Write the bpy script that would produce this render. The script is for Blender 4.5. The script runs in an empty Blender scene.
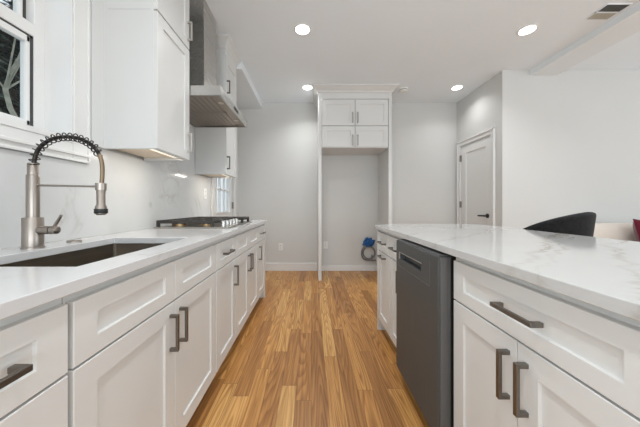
import bpy, bmesh, math, random
from mathutils import Vector, Matrix
random.seed(7)
S = bpy.context.scene
COL = S.collection

# ------------------------------------------------------------------ camera
cam_d = bpy.data.cameras.new('camera'); cam = bpy.data.objects.new('camera', cam_d)
COL.objects.link(cam)
cam.location = (0, 0, 1.08); cam.rotation_euler = (math.pi/2, 0, 0)
cam_d.sensor_width = 36; cam_d.lens = 14.0
cam_d.shift_x = 8.5/640; cam_d.shift_y = -7.5/640
cam_d.clip_start = 0.02; cam_d.clip_end = 200
S.camera = cam

# ------------------------------------------------------------------ world, lights, exposure
W = bpy.data.worlds.new('sky'); S.world = W; W.use_nodes = True
bg = W.node_tree.nodes['Background']
bg.inputs[0].default_value = (0.86, 0.93, 1.0, 1); bg.inputs[1].default_value = 1.0
S.view_settings.view_transform = 'Standard'; S.view_settings.look = 'None'
S.view_settings.gamma = 1; S.view_settings.use_curve_mapping = False
S.view_settings.exposure = 0.12

def area(name, loc, rot, sx, sy, power, color=(1, 1, 1), spread=math.pi):
    l = bpy.data.lights.new(name, 'AREA'); l.shape = 'RECTANGLE'; l.size = sx; l.size_y = sy
    l.energy = power; l.color = color; l.spread = spread
    o = bpy.data.objects.new(name, l); COL.objects.link(o); o.location = loc; o.rotation_euler = rot
    return o
FILL_TINT = (0.88, 0.955, 1.0)  # cool tint shared by the added fill lights
area('rear_fill_light', (1.5, -3.35, 1.45), (math.radians(140), 0, 0), 4.6, 2.2, 112, FILL_TINT)  # unseen fill light added behind the camera, tilted up towards the ceiling
area('side_fill_light', (5.85, 0.0, 1.5), (math.radians(120), 0, math.pi/2), 3.4, 1.9, 40, FILL_TINT)  # fill light added out of view on the living room side
area('left_fill_light', (-1.19, -1.3, 1.45), (math.radians(108), 0, -math.pi/2), 2.2, 1.7, 28, FILL_TINT)  # fill light added behind the camera to brighten the island fronts
for lx in (-0.07, 2.105):                     # added fill lamps without fixtures, on assumed downlight rows out of view
    for ly in (1.24, 0.0, -1.3):
        area('row_fill_lamp', (lx, ly, 2.787), (0, 0, 0), 0.13, 0.13, 5.6, (0.97, 0.99, 1.0), math.radians(140))

CEIL = 2.80; YB = 4.153; YR = 3.156; XR = 2.42; XL = -1.215; XS = 6.0; YN = -3.5

# ------------------------------------------------------------------ materials
def mat(name, color, rough=0.5, metal=0.0, spec=0.5, emit=None, estr=0.0, coat=0.0):
    m = bpy.data.materials.new(name); m.use_nodes = True
    b = m.node_tree.nodes['Principled BSDF']
    b.inputs['Base Color'].default_value = (*color, 1); b.inputs['Roughness'].default_value = rough
    b.inputs['Metallic'].default_value = metal; b.inputs['Specular IOR Level'].default_value = spec
    b.inputs['Coat Weight'].default_value = coat
    if emit: b.inputs['Emission Color'].default_value = (*emit, 1); b.inputs['Emission Strength'].default_value = estr
    return m
class NT:
    def __init__(s, m): s.t = m.node_tree; s.b = s.t.nodes['Principled BSDF']
    def n(s, typ, **kw):
        nd = s.t.nodes.new(typ)
        for k, v in kw.items():
            if k.startswith('i_'): nd.inputs[k[2:].replace('_', ' ')].default_value = v
            else: setattr(nd, k, v)
        return nd
    def l(s, a, b): s.t.links.new(a, b)
    def math(s, op, a, b=None):
        nd = s.t.nodes.new('ShaderNodeMath'); nd.operation = op
        for i, v in enumerate((a, b)):
            if v is None: continue
            if isinstance(v, (int, float)): nd.inputs[i].default_value = v
            else: s.l(v, nd.inputs[i])
        return nd.outputs[0]
    def ramp(s, fac, stops):
        nd = s.t.nodes.new('ShaderNodeValToRGB'); cr = nd.color_ramp
        while len(cr.elements) < len(stops): cr.elements.new(0.5)
        for e, (p, c) in zip(cr.elements, stops): e.position = p; e.color = (*c, 1)
        s.l(fac, nd.inputs[0]); return nd.outputs[0]
    def mix(s, fac, a, b, mode='MIX'):
        nd = s.t.nodes.new('ShaderNodeMix'); nd.data_type = 'RGBA'; nd.blend_type = mode
        for i, v in ((0, fac), (6, a), (7, b)):
            if isinstance(v, (int, float)): nd.inputs[i].default_value = v
            elif isinstance(v, tuple): nd.inputs[i].default_value = (*v, 1)
            else: s.l(v, nd.inputs[i])
        return nd.outputs[2]
def soft_noise(m, scale, amt, bump=0.0):
    """slight paint mottling and roller texture"""
    N = NT(m); tc = N.n('ShaderNodeTexCoord'); no = N.n('ShaderNodeTexNoise', i_Scale=scale, i_Detail=3.0)
    N.l(tc.outputs['Object'], no.inputs['Vector'])
    c = tuple(N.b.inputs['Base Color'].default_value)[:3]
    r = N.ramp(no.outputs['Fac'], [(0.3, tuple(x*(1-amt) for x in c)), (0.7, tuple(min(1, x*(1+amt)) for x in c))])
    N.l(r, N.b.inputs['Base Color'])
    if bump:
        bp = N.n('ShaderNodeBump', i_Strength=bump, i_Distance=0.002); n2 = N.n('ShaderNodeTexNoise', i_Scale=260.0)
        N.l(tc.outputs['Object'], n2.inputs['Vector']); N.l(n2.outputs['Fac'], bp.inputs['Height']); N.l(bp.outputs[0], N.b.inputs['Normal'])
    return m

M = {}
M['wall'] = soft_noise(mat('wall_paint', (0.645, 0.643, 0.625), 0.7, spec=0.3), 1.5, 0.015, 0.06)
M['ceiling'] = soft_noise(mat('ceiling_paint', (0.87, 0.92, 0.96), 0.8, spec=0.2), 1.2, 0.012, 0.05)
M['beam'] = soft_noise(mat('beam_paint', (0.82, 0.855, 0.875), 0.7, spec=0.2), 1.2, 0.012)
M['trim'] = soft_noise(mat('trim_paint', (0.78, 0.775, 0.76), 0.35), 3, 0.01)
M['cabinet'] = soft_noise(mat('cabinet_paint', (0.69, 0.69, 0.675), 0.33), 2.5, 0.01)
M['cab_in'] = soft_noise(mat('cabinet_carcass', (0.60, 0.61, 0.61), 0.45), 2.5, 0.01)
M['under'] = soft_noise(mat('birch_underside', (0.80, 0.66, 0.50), 0.4), 6, 0.05)
M['pull'] = soft_noise(mat('pewter', (0.23, 0.215, 0.195), 0.36, 1.0), 40, 0.06)
M['chrome_pull'] = soft_noise(mat('satin_nickel_pull', (0.62, 0.60, 0.57), 0.3, 1.0), 40, 0.03)
M['satin'] = soft_noise(mat('satin_steel_pull', (0.36, 0.35, 0.33), 0.32, 1.0), 40, 0.03)
M['black'] = soft_noise(mat('black_plastic', (0.018, 0.018, 0.018), 0.5), 20, 0.1)
M['iron'] = soft_noise(mat('cast_iron', (0.028, 0.025, 0.022), 0.55), 90, 0.2, 0.3)
M['door_paint'] = soft_noise(mat('door_paint', (0.78, 0.78, 0.765), 0.4), 2, 0.01)
M['light'] = mat('lit_diffuser', (0.9, 0.9, 0.88), 0.5, emit=(1, 0.97, 0.92), estr=7.0)
M['warm_led'] = mat('warm_led', (0.9, 0.85, 0.7), 0.5, emit=(1, 0.86, 0.66), estr=0.9)
M['plastic'] = soft_noise(mat('white_plastic', (0.84, 0.84, 0.82), 0.35), 12, 0.01)
M['slot'] = soft_noise(mat('dark_slot', (0.05, 0.05, 0.05), 0.6), 12, 0.1)
M['vent_dark'] = soft_noise(mat('vent_dark', (0.10, 0.10, 0.095), 0.6), 30, 0.1)
M['vent_tan'] = soft_noise(mat('vent_tan', (0.50, 0.47, 0.40), 0.6), 30, 0.05)
M['blue'] = soft_noise(mat('blue_wrap', (0.006, 0.085, 0.27), 0.4), 40, 0.35)
M['hose'] = soft_noise(mat('braided_hose', (0.23, 0.23, 0.23), 0.45, 0.5), 200, 0.3)
M['bark'] = soft_noise(mat('bark', (0.10, 0.075, 0.055), 0.9), 8, 0.4)
M['needles'] = soft_noise(mat('evergreen_needles', (0.085, 0.115, 0.095), 0.8), 3, 0.6)
M['pale_bark'] = soft_noise(mat('pale_bark', (0.30, 0.30, 0.24), 0.9), 6, 0.4)
M['ground'] = soft_noise(mat('outdoor_ground', (0.62, 0.64, 0.66), 0.95), 1, 0.3)
M['hoodlamp'] = mat('hood_lamp', (0.62, 0.58, 0.50), 0.3)

def brushed(name, c, rough, axis, amt=0.12, metal=1.0):
    m = mat(name, c, rough, metal); N = NT(m)
    tc = N.n('ShaderNodeTexCoord'); mp = N.n('ShaderNodeMapping')
    sc = [220, 220, 220]; sc[axis] = 3; mp.inputs['Scale'].default_value = sc
    N.l(tc.outputs['Object'], mp.inputs['Vector'])
    no = N.n('ShaderNodeTexNoise', i_Scale=1.0, i_Detail=2.0); N.l(mp.outputs[0], no.inputs['Vector'])
    N.l(N.ramp(no.outputs['Fac'], [(0.3, tuple(x*(1-amt) for x in c)), (0.7, tuple(min(1, x*(1+amt)) for x in c))]), N.b.inputs['Base Color'])
    mr = N.n('ShaderNodeMapRange'); mr.inputs['To Min'].default_value = rough*0.8; mr.inputs['To Max'].default_value = rough*1.25
    N.l(no.outputs['Fac'], mr.inputs['Value']); N.l(mr.outputs[0], N.b.inputs['Roughness'])
    return m
M['steel'] = brushed('brushed_stainless', (0.56, 0.55, 0.53), 0.26, 1, 0.06)
M['filter'] = brushed('baffle_stainless', (0.36, 0.31, 0.26), 0.38, 0, 0.1)
M['sink'] = brushed('sink_stainless', (0.27, 0.235, 0.195), 0.33, 1, 0.08)
M['nickel'] = brushed('brushed_nickel', (0.36, 0.32, 0.285), 0.3, 2, 0.05)
M['dark_nickel'] = brushed('dark_spring_steel', (0.06, 0.055, 0.05), 0.32, 2, 0.05)
M['hose_bronze'] = brushed('bronze_hose', (0.24, 0.18, 0.12), 0.4, 2, 0.08)
M['dw'] = brushed('black_stainless', (0.071, 0.076, 0.077), 0.45, 2, 0.06, 0.1)
M['tray'] = brushed('cooktop_tray_steel', (0.40, 0.38, 0.35), 0.3, 0, 0.06)
M['brass'] = soft_noise(mat('burner_brass', (0.42, 0.30, 0.17), 0.35, 1.0), 40, 0.15)
M['dw_side'] = brushed('grey_stainless_edge', (0.17, 0.17, 0.17), 0.4, 2, 0.06, 0.5)

def make_floor():
    m = mat('oak_strip_floor', (0.5, 0.3, 0.15), 0.3); N = NT(m)
    g = N.n('ShaderNodeNewGeometry'); sp = N.n('ShaderNodeSeparateXYZ'); N.l(g.outputs['Position'], sp.inputs[0])
    x, y = sp.outputs['X'], sp.outputs['Y']
    wd = 0.090
    xr = N.math('DIVIDE', x, wd); row = N.math('FLOOR', xr); fx = N.math('FRACT', N.math('ADD', xr, 100))
    w1 = N.n('ShaderNodeTexWhiteNoise', noise_dimensions='1D'); N.l(row, w1.inputs['W'])
    ln = N.math('ADD', N.math('MULTIPLY', w1.outputs['Value'], 0.5), 0.65)
    yy = N.math('ADD', N.math('DIVIDE', y, ln), N.math('MULTIPLY', w1.outputs['Value'], 37.3))
    yy = N.math('ADD', yy, 50)
    pl = N.math('FLOOR', yy); fy = N.math('FRACT', yy)
    cv = N.n('ShaderNodeCombineXYZ'); N.l(row, cv.inputs[0]); N.l(pl, cv.inputs[1])
    w2 = N.n('ShaderNodeTexWhiteNoise', noise_dimensions='3D'); N.l(cv.outputs[0], w2.inputs['Vector'])
    base = N.ramp(w2.outputs['Value'], [(0.0, (0.39, 0.183, 0.056)), (0.2, (0.50, 0.240, 0.072)), (0.5, (0.585, 0.293, 0.090)), (0.8, (0.64, 0.338, 0.108)), (1.0, (0.73, 0.425, 0.152))])
    # grain: stretched noise, own offset for every strip
    off = N.math('MULTIPLY', w2.outputs['Value'], 91.7)
    gv = N.n('ShaderNodeCombineXYZ')
    N.l(N.math('MULTIPLY', N.math('ADD', x, off), 75), gv.inputs[0]); N.l(N.math('MULTIPLY', y, 2.6), gv.inputs[1]); N.l(off, gv.inputs[2])
    n1 = N.n('ShaderNodeTexNoise', i_Scale=1.0, i_Detail=4.0, i_Roughness=0.6); N.l(gv.outputs[0], n1.inputs['Vector'])
    c1 = N.mix(N.ramp(n1.outputs['Fac'], [(0.36, (0.8, 0.8, 0.8)), (0.60, (0, 0, 0))]), base, N.mix(1.0, base, (0.62, 0.54, 0.44), 'MULTIPLY'))
    # cathedral figure: contour lines of a stretched noise
    cvv = N.n('ShaderNodeCombineXYZ')
    N.l(N.math('MULTIPLY', N.math('ADD', x, off), 10.5), cvv.inputs[0]); N.l(N.math('MULTIPLY', N.math('ADD', y, off), 0.75), cvv.inputs[1]); N.l(off, cvv.inputs[2])
    n3 = N.n('ShaderNodeTexNoise', i_Scale=1.0, i_Detail=1.0, i_Roughness=0.35); N.l(cvv.outputs[0], n3.inputs['Vector'])
    tt = N.math('FRACT', N.math('MULTIPLY', n3.outputs['Fac'], 16))
    w3 = N.n('ShaderNodeTexWhiteNoise', noise_dimensions='1D'); N.l(off, w3.inputs['W'])
    fig = N.math('MULTIPLY', N.ramp(tt, [(0.0, (1, 1, 1)), (0.2, (0.75, 0.75, 0.75)), (0.6, (0, 0, 0)), (0.88, (0, 0, 0)), (1.0, (1, 1, 1))]), N.math('ADD', N.math('MULTIPLY', w3.outputs['Value'], 0.5), 0.35))
    c2 = N.mix(fig, c1, N.mix(1.0, c1, (0.50, 0.40, 0.30), 'MULTIPLY'))
    # joints
    e1 = N.math('LESS_THAN', fx, 0.022); e2 = N.math('LESS_THAN', fy, 0.0028)
    jt = N.math('MAXIMUM', e1, e2)
    c3 = N.mix(N.math('MULTIPLY', jt, 0.65), c2, (0.09, 0.042, 0.018))
    N.l(c3, N.b.inputs['Base Color'])
    bp = N.n('ShaderNodeBump', i_Strength=0.15, i_Distance=0.001); N.l(N.math('SUBTRACT', n1.outputs['Fac'], jt), bp.inputs['Height']); N.l(bp.outputs[0], N.b.inputs['Normal'])
    mr = N.n('ShaderNodeMapRange'); mr.inputs['To Min'].default_value = 0.30; mr.inputs['To Max'].default_value = 0.42
    N.l(n1.outputs['Fac'], mr.inputs['Value']); N.l(mr.outputs[0], N.b.inputs['Roughness'])
    return m
M['floor'] = make_floor()

def marble(name, base, vein, scale, seed, amount, rough):
    m = mat(name, base, rough); N = NT(m)
    g = N.n('ShaderNodeNewGeometry'); mp = N.n('ShaderNodeMapping'); mp.inputs['Location'].default_value = (seed, seed*1.7, seed*0.6)
    mp.inputs['Rotation'].default_value = (0.3, 0.2, 0.6)
    N.l(g.outputs['Position'], mp.inputs['Vector'])
    n0 = N.n('ShaderNodeTexNoise', i_Scale=scale*0.55, i_Detail=5.0, i_Roughness=0.55); n0.inputs['Distortion'].default_value = 0.7
    N.l(mp.outputs[0], n0.inputs['Vector'])
    d = N.math('ABSOLUTE', N.math('SUBTRACT', n0.outputs['Fac'], 0.5))
    thin = N.ramp(d, [(0.0, (1, 1, 1)), (0.010, (0.25, 0.25, 0.25)), (0.030, (0, 0, 0))])
    mk = N.n('ShaderNodeTexNoise', i_Scale=scale*0.9, i_Detail=2.0); N.l(mp.outputs[0], mk.inputs['Vector'])
    mask = N.ramp(mk.outputs['Fac'], [(0.46, (0, 0, 0)), (0.64, (1, 1, 1))])
    cl = N.n('ShaderNodeTexNoise', i_Scale=scale*1.5, i_Detail=5.0); N.l(mp.outputs[0], cl.inputs['Vector'])
    cloud = N.ramp(cl.outputs['Fac'], [(0.35, tuple(x*0.965 for x in base)), (0.65, base)])
    f = N.math('MULTIPLY', N.math('MULTIPLY', thin, mask), amount)
    N.l(N.mix(f, cloud, vein), N.b.inputs['Base Color'])
    return m
M['quartz'] = marble('veined_quartz', (0.57, 0.57, 0.56), (0.36, 0.32, 0.28), 1.6, 3.1, 0.5, 0.10)
M['quartz2'] = marble('veined_quartz_sink_run', (0.63, 0.63, 0.63), (0.46, 0.43, 0.40), 2.2, 11.4, 0.5, 0.14)
M['splash'] = marble('quartz_backsplash', (0.68, 0.685, 0.68), (0.40, 0.37, 0.33), 2.8, 5.2, 0.42, 0.16)
def big_veins(m, lines, vein):
    """diagonal branching veins running across the island slab"""
    N = NT(m); g = N.n('ShaderNodeNewGeometry'); sp = N.n('ShaderNodeSeparateXYZ'); N.l(g.outputs['Position'], sp.inputs[0])
    w = N.n('ShaderNodeTexNoise', i_Scale=4.5, i_Detail=6.0, i_Roughness=0.62); N.l(g.outputs['Position'], w.inputs['Vector'])
    w2 = N.n('ShaderNodeTexNoise', i_Scale=2.2, i_Detail=2.0); N.l(g.outputs['Position'], w2.inputs['Vector'])
    c = N.math('SUBTRACT', sp.outputs['Y'], N.math('MULTIPLY', sp.outputs['X'], 0.88))
    c = N.math('ADD', c, N.math('MULTIPLY', N.math('SUBTRACT', w.outputs['Fac'], 0.5), 0.30))
    src = N.b.inputs['Base Color'].links[0].from_socket
    for c0, wid, st in lines:
        d = N.math('ABSOLUTE', N.math('SUBTRACT', c, c0))
        core = N.ramp(N.math('DIVIDE', d, wid), [(0.0, (1, 1, 1)), (0.25, (0.55, 0.55, 0.55)), (0.5, (0.16, 0.16, 0.16)), (1.0, (0, 0, 0))])
        f = N.math('MULTIPLY', core, N.math('MULTIPLY', N.ramp(w2.outputs['Fac'], [(0.35, (0.25, 0.25, 0.25)), (0.6, (1, 1, 1))]), st))
        src = N.mix(f, src, vein)
    N.l(src, N.b.inputs['Base Color'])
big_veins(M['quartz'], [(0.185, 0.055, 1.0), (0.12, 0.025, 0.6), (-0.075, 0.04, 0.9), (-0.40, 0.04, 0.7), (0.62, 0.03, 0.45), (0.95, 0.02, 0.4), (1.45, 0.03, 0.45)], (0.30, 0.26, 0.215))

def fabric(name, c, rough=0.95, sc=350, amt=0.25, sheen=0.3):
    m = soft_noise(mat(name, c, rough, spec=0.2), sc, amt, 0.4)
    m.node_tree.nodes['Principled BSDF'].inputs['Sheen Weight'].default_value = sheen
    return m
M['velvet'] = fabric('black_velvet', (0.011, 0.011, 0.012), 0.8, 60, 0.4, 0.04)
M['cream'] = fabric('cream_fabric', (0.72, 0.65, 0.58), 0.95, 200, 0.06)
M['red'] = fabric('red_fabric', (0.115, 0.008, 0.020), 0.9, 200, 0.2)

def glassmat():
    m = bpy.data.materials.new('window_glass'); m.use_nodes = True; t = m.node_tree
    for n in list(t.nodes): t.nodes.remove(n)
    o = t.nodes.new('ShaderNodeOutputMaterial'); mx = t.nodes.new('ShaderNodeMixShader'); fr = t.nodes.new('ShaderNodeFresnel')
    tr = t.nodes.new('ShaderNodeBsdfTransparent'); gl = t.nodes.new('ShaderNodeBsdfGlossy'); gl.inputs['Roughness'].default_value = 0.02
    tr.inputs[0].default_value = (0.93, 0.95, 0.95, 1); fr.inputs[0].default_value = 1.3
    ge = t.nodes.new('ShaderNodeNewGeometry'); mm = t.nodes.new('ShaderNodeMath'); mm.operation = 'SUBTRACT'; mm.inputs[0].default_value = 1
    m2 = t.nodes.new('ShaderNodeMath'); m2.operation = 'MULTIPLY'; t.links.new(ge.outputs['Backfacing'], mm.inputs[1])
    t.links.new(fr.outputs[0], m2.inputs[0]); t.links.new(mm.outputs[0], m2.inputs[1]); t.links.new(m2.outputs[0], mx.inputs[0]); t.links.new(tr.outputs[0], mx.inputs[1]); t.links.new(gl.outputs[0], mx.inputs[2]); t.links.new(mx.outputs[0], o.inputs[0])
    return m
M['glass'] = glassmat()

# ------------------------------------------------------------------ mesh helpers
def box(bm, x0, x1, y0, y1, z0, z1, bev=0.0):
    b = bmesh.new() if bev else bm
    v = [b.verts.new((x, y, z)) for x in sorted((x0, x1)) for y in sorted((y0, y1)) for z in sorted((z0, z1))]
    for f in ((0, 1, 3, 2), (4, 6, 7, 5), (0, 4, 5, 1), (2, 3, 7, 6), (0, 2, 6, 4), (1, 5, 7, 3)): b.faces.new([v[i] for i in f])
    if bev:
        bmesh.ops.bevel(b, geom=list(b.edges), offset=bev, segments=2, profile=0.5, affect='EDGES')
        merge(bm, b)
def merge(bm, b, mtx=None):
    if mtx: bmesh.ops.transform(b, matrix=mtx, verts=list(b.verts))
    me = bpy.data.meshes.new('tmp'); b.to_mesh(me); b.free(); bm.from_mesh(me); bpy.data.meshes.remove(me)
def tube(bm, pts, r, seg=10, caps=True):
    pts = [Vector(p) for p in pts]; n = len(pts)
    rs = r if isinstance(r, (list, tuple)) else [r]*n
    t0 = (pts[1]-pts[0]).normalized(); up = Vector((0, 0, 1)) if abs(t0.z) < 0.9 else Vector((1, 0, 0))
    nrm = (up - t0*up.dot(t0)).normalized(); rings = []
    for i, p in enumerate(pts):
        t = (pts[min(i+1, n-1)]-pts[max(i-1, 0)]).normalized()
        nrm = (nrm - t*nrm.dot(t)).normalized(); bn = t.cross(nrm)
        rings.append([bm.verts.new(p + (nrm*math.cos(a)+bn*math.sin(a))*rs[i]) for a in (2*math.pi*k/seg for k in range(seg))])
    for a, b in zip(rings, rings[1:]):
        for k in range(seg): bm.faces.new((a[k], a[(k+1) % seg], b[(k+1) % seg], b[k]))
    if caps: bm.faces.new(rings[0][::-1]); bm.faces.new(rings[-1])
def lathe(bm, prof, loc=(0, 0, 0), axis='Z', seg=24):
    """prof: list of (radius, height) along the axis"""
    rings = []
    for r, h in prof:
        ring = []
        for k in range(seg):
            a = 2*math.pi*k/seg; u, v = r*math.cos(a), r*math.sin(a)
            p = {'Z': (u, v, h), 'X': (h, u, v), 'Y': (u, h, v)}[axis]
            ring.append(bm.verts.new((p[0]+loc[0], p[1]+loc[1], p[2]+loc[2])))
        rings.append(ring)
    for a, b in zip(rings, rings[1:]):
        for k in range(seg): bm.faces.new((a[k], a[(k+1) % seg], b[(k+1) % seg], b[k]))
    bm.faces.new(rings[0][::-1]); bm.faces.new(rings[-1])
def prism(bm, outline, z0, z1, axis='Z'):
    """closed outline of (a, b) extruded; axis Z: (a,b)=(x,y); Y: (x,z); X: (y,z)"""
    def P(a, b, h): return {'Z': (a, b, h), 'Y': (a, h, b), 'X': (h, a, b)}[axis]
    lo = [bm.verts.new(P(a, b, z0)) for a, b in outline]; hi = [bm.verts.new(P(a, b, z1)) for a, b in outline]
    n = len(outline)
    bm.faces.new(lo[::-1]); bm.faces.new(hi)
    for i in range(n): bm.faces.new((lo[i], lo[(i+1) % n], hi[(i+1) % n], hi[i]))
def bevel_sharp(bm, off, seg=2, ang=50):
    bmesh.ops.recalc_face_normals(bm, faces=bm.faces)
    ed = [e for e in bm.edges if len(e.link_faces) == 2 and e.calc_face_angle(0) > math.radians(ang)]
    bmesh.ops.bevel(bm, geom=ed, offset=off, segments=seg, profile=0.5, affect='EDGES')
def catmull(P, n=8):
    P = [Vector(p) for p in P]; Q = [P[0]*2-P[1]] + P + [P[-1]*2-P[-2]]; out = []
    for i in range(1, len(Q)-2):
        a, b, c, d = Q[i-1:i+3]
        for k in range(n):
            t = k/n
            out.append(0.5*((2*b) + (c-a)*t + (2*a-5*b+4*c-d)*t*t + (3*b-a-3*c+d)*t**3))
    out.append(Q[-2]); return out

# ------------------------------------------------------------------ object helpers
def thing(name, label, cat, loc=(0, 0, 0), group=None):
    o = bpy.data.objects.new(name, None); COL.objects.link(o); o.location = loc; o.empty_display_size = 0.1
    o['label'] = label; o['category'] = cat
    if group: o['group'] = group
    return o
def root_loc(o):
    v = Vector((0, 0, 0))
    while o: v += o.location; o = o.parent
    return v
def obj(name, bm, m, parent=None, smooth=False, label=None, origin=None):
    """links ONE mesh object; the bmesh is in world coordinates"""
    base = root_loc(parent) if parent else Vector(origin or (0, 0, 0))
    bmesh.ops.translate(bm, vec=-base, verts=list(bm.verts)); bmesh.ops.recalc_face_normals(bm, faces=bm.faces)
    me = bpy.data.meshes.new(name); bm.to_mesh(me); bm.free()
    o = bpy.data.objects.new(name, me); COL.objects.link(o); me.materials.append(M[m])
    if smooth:
        me.polygons.foreach_set('use_smooth', [True]*len(me.polygons))
        me.set_sharp_from_angle(angle=math.radians(40))
    if parent: o.parent = parent
    elif origin: o.location = origin
    if label: o['label'] = label
    return o
def single(name, bm, m, label, cat, origin, smooth=False, group=None):
    o = obj(name, bm, m, None, smooth, label, origin); o['category'] = cat
    if group: o['group'] = group
    return o
def struct(name, bm, m, parent=None, smooth=False):
    o = obj(name, bm, m, parent, smooth)
    if not parent: o['kind'] = 'structure'
    return o
def B(*a, bev=0.0):
    bm = bmesh.new(); box(bm, *a, bev=bev); return bm
def Bs(lst, bev=0.0):
    bm = bmesh.new()
    for a in lst: box(bm, *a, bev=bev)
    return bm
def dup(root, loc, label=None, group=None):
    r = root.copy(); COL.objects.link(r); r.location = loc
    if label: r['label'] = label
    if group: r['group'] = group
    for ch in list(root.children):
        c = ch.copy(); COL.objects.link(c); c.parent = r
        for g in ch.children:
            d = g.copy(); COL.objects.link(d); d.parent = c
    return r

# ------------------------------------------------------------------ the setting
struct('floor', B(XL-0.2, XS+0.1, YN-0.1, YB+0.1, -0.08, 0), 'floor')
struct('ceiling', B(XL-0.2, XS+0.1, YN-0.1, YB+0.1, CEIL, CEIL+0.1), 'ceiling')
WY0, WY1, WZ0, WZ1 = 0.36, 1.242, 1.415, 2.52      # sink window opening
DY0, DY1, DZ = 3.10, 3.87, 2.06                   # glazed door opening
XO = XL-0.2
struct('wall_left', Bs([(XO, XL, YN, -2.4, 0, CEIL), (XO, XL, -2.4, -0.2, 0, 0.6), (XO, XL, -2.4, -0.2, 2.3, CEIL), (XO, XL, -0.2, WY0, 0, CEIL), (XO, XL, WY0, WY1, 0, WZ0), (XO, XL, WY0, WY1, WZ1, CEIL),  # includes an unseen opening added along with the left fill light
                        (XO, XL, WY1, 2.2, 0, CEIL), (XL-0.07, XL, 2.2, DY0, 0, CEIL), (XL-0.07, XL, DY0, DY1, DZ, CEIL), (XL-0.07, XL, DY1, YB+0.1, 0, CEIL)]), 'wall')
struct('wall_back', B(XL, XR+0.1, YB, YB+0.1, 0, CEIL), 'wall')
D2Y0, D2Y1, D2Z = 3.345, 4.03, 2.045              # side door opening
struct('wall_right', Bs([(XR, XR+0.1, YR+0.1, D2Y0, 0, CEIL), (XR, XR+0.1, D2Y0, D2Y1, D2Z, CEIL), (XR, XR+0.1, D2Y1, YB, 0, CEIL)]), 'wall')
struct('wall_living', B(XR, XS, YR, YR+0.1, 0, CEIL), 'wall')
struct('wall_side', Bs([(XS, XS+0.1, YN, -1.75, 0, CEIL), (XS, XS+0.1, 2.35, YR+0.1, 0, CEIL), (XS, XS+0.1, -1.75, 2.35, 0, 0.5), (XS, XS+0.1, -1.75, 2.35, 2.5, CEIL)]), 'wall')
struct('wall_rear', Bs([(XL, -0.85, YN-0.1, YN, 0, CEIL), (4.85, XS, YN-0.1, YN, 0, CEIL), (-0.85, 4.85, YN-0.1, YN, 2.6, CEIL), (-0.85, 4.85, YN-0.1, YN, 0, 0.3)]), 'wall')
struct('ceiling_beam', B(2.77, 3.10, YN, YR, 2.735, CEIL), 'beam')
struct('trim_soffit', B(XL, -0.825, 2.94, YB, 2.70, CEIL), 'beam')
def baseboard(name, segs): struct(name, Bs(segs, bev=0.003), 'trim')
baseboard('baseboard_back', [(-1.0, 0.098, YB-0.016, YB, 0, 0.13), (1.165, XR, YB-0.016, YB, 0, 0.13)])
baseboard('baseboard_alcove', [(0.14, 1.12, YB-0.016, YB, 0, 0.085)])
baseboard('baseboard_right', [(XR-0.016, XR, YR, D2Y0-0.085, 0, 0.13)])
baseboard('baseboard_living', [(XR+0.016, XS, YR-0.016, YR, 0, 0.13)])
struct('ground', B(-40, XO-0.02, -20, 40, -0.5, -0.4), 'ground')

# window over the sink
win = thing('window_1', 'white double hung window above the sink looking onto dark trees', 'window', (XL, (WY0+WY1)/2, WZ0)); win['kind'] = 'structure'
XC = -1.19
cw = 0.093
bm = bmesh.new()
box(bm, XL, XC, WY1, WY1+cw, 1.305, WZ1+cw, bev=0.003); box(bm, XL, XC, WY0-cw, WY0, 1.305, WZ1+cw, bev=0.003)
box(bm, XL, XC, WY0, WY1, WZ1, WZ1+cw, bev=0.003)
box(bm, XC-0.001, XC+0.006, WY1, WY1+0.016, WZ0, WZ1+0.016, bev=0.002)     # raised inner bead
box(bm, XC-0.001, XC+0.006, WY1+cw-0.013, WY1+cw, 1.305, WZ1+cw, bev=0.002)
obj('casing', bm, 'trim', win)
bm = Bs([(XL, XC, WY0, WY1, 1.305, 1.395)], bev=0.003)
box(bm, XL, XC+0.012, WY0-0.09, WY1+0.09, 1.335, 1.350, bev=0.003); box(bm, XL, XC+0.006, WY0-0.09, WY1+0.09, 1.305, 1.318, bev=0.003)
obj('apron', bm, 'trim', win)
XW = -1.325
bm = Bs([(XW, XC, WY1-0.006, WY1, WZ0, WZ1), (XW, XC, WY0, WY0+0.006, WZ0, WZ1), (XW, XC, WY0, WY1, WZ1-0.006, WZ1), (XW, XC+0.004, WY0, WY1, 1.395, WZ0+0.004)])
obj('jamb_liner', bm, 'trim', win)
bm = Bs([(XW-0.07, XW, WY1-0.052, WY1, WZ0, WZ1), (XW-0.07, XW, WY0, WY0+0.052, WZ0, WZ1), (XW-0.07, XW, WY0, WY1, WZ1-0.045, WZ1), (XW-0.07, XW, WY0, WY1, WZ0, WZ0+0.03)], bev=0.003)
obj('frame', bm, 'trim', win)
def sash(x0, x1, z0, z1, nm):
    y0, y1 = WY0+0.054, WY1-0.054
    fr = 0.03; rt = 0.03 if nm == 'lower' else 0.045
    bm = Bs([(x0, x1, y0+0.013, y0+fr, z0, z1), (x0, x1, y1-fr, y1-0.014, z0, z1), (x0, x1, y0+0.013, y1-0.014, z0, z0+0.034), (x0, x1, y0+0.013, y1-0.014, z1-rt, z1)], bev=0.003)
    s = obj('sash', bm, 'trim', win)
    obj('pane', B((x0+x1)/2-0.003, (x0+x1)/2+0.003, y0+fr, y1-fr, z0+0.034, z1-rt), 'glass', s)
    g = 0.006
    obj('dark_strip', Bs([(x0, x1-0.004, y1-0.014, y1+0.004, z0, z1+0.008), (x0, x1-0.004, y0-0.004, y0+0.013, z0, z1+0.008), (x0, x1-0.004, y0, y1, z1, z1+0.012)]), 'slot', s, label='dark strip along the sash track')  # dark strips along the sides and top of the sash
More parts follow.
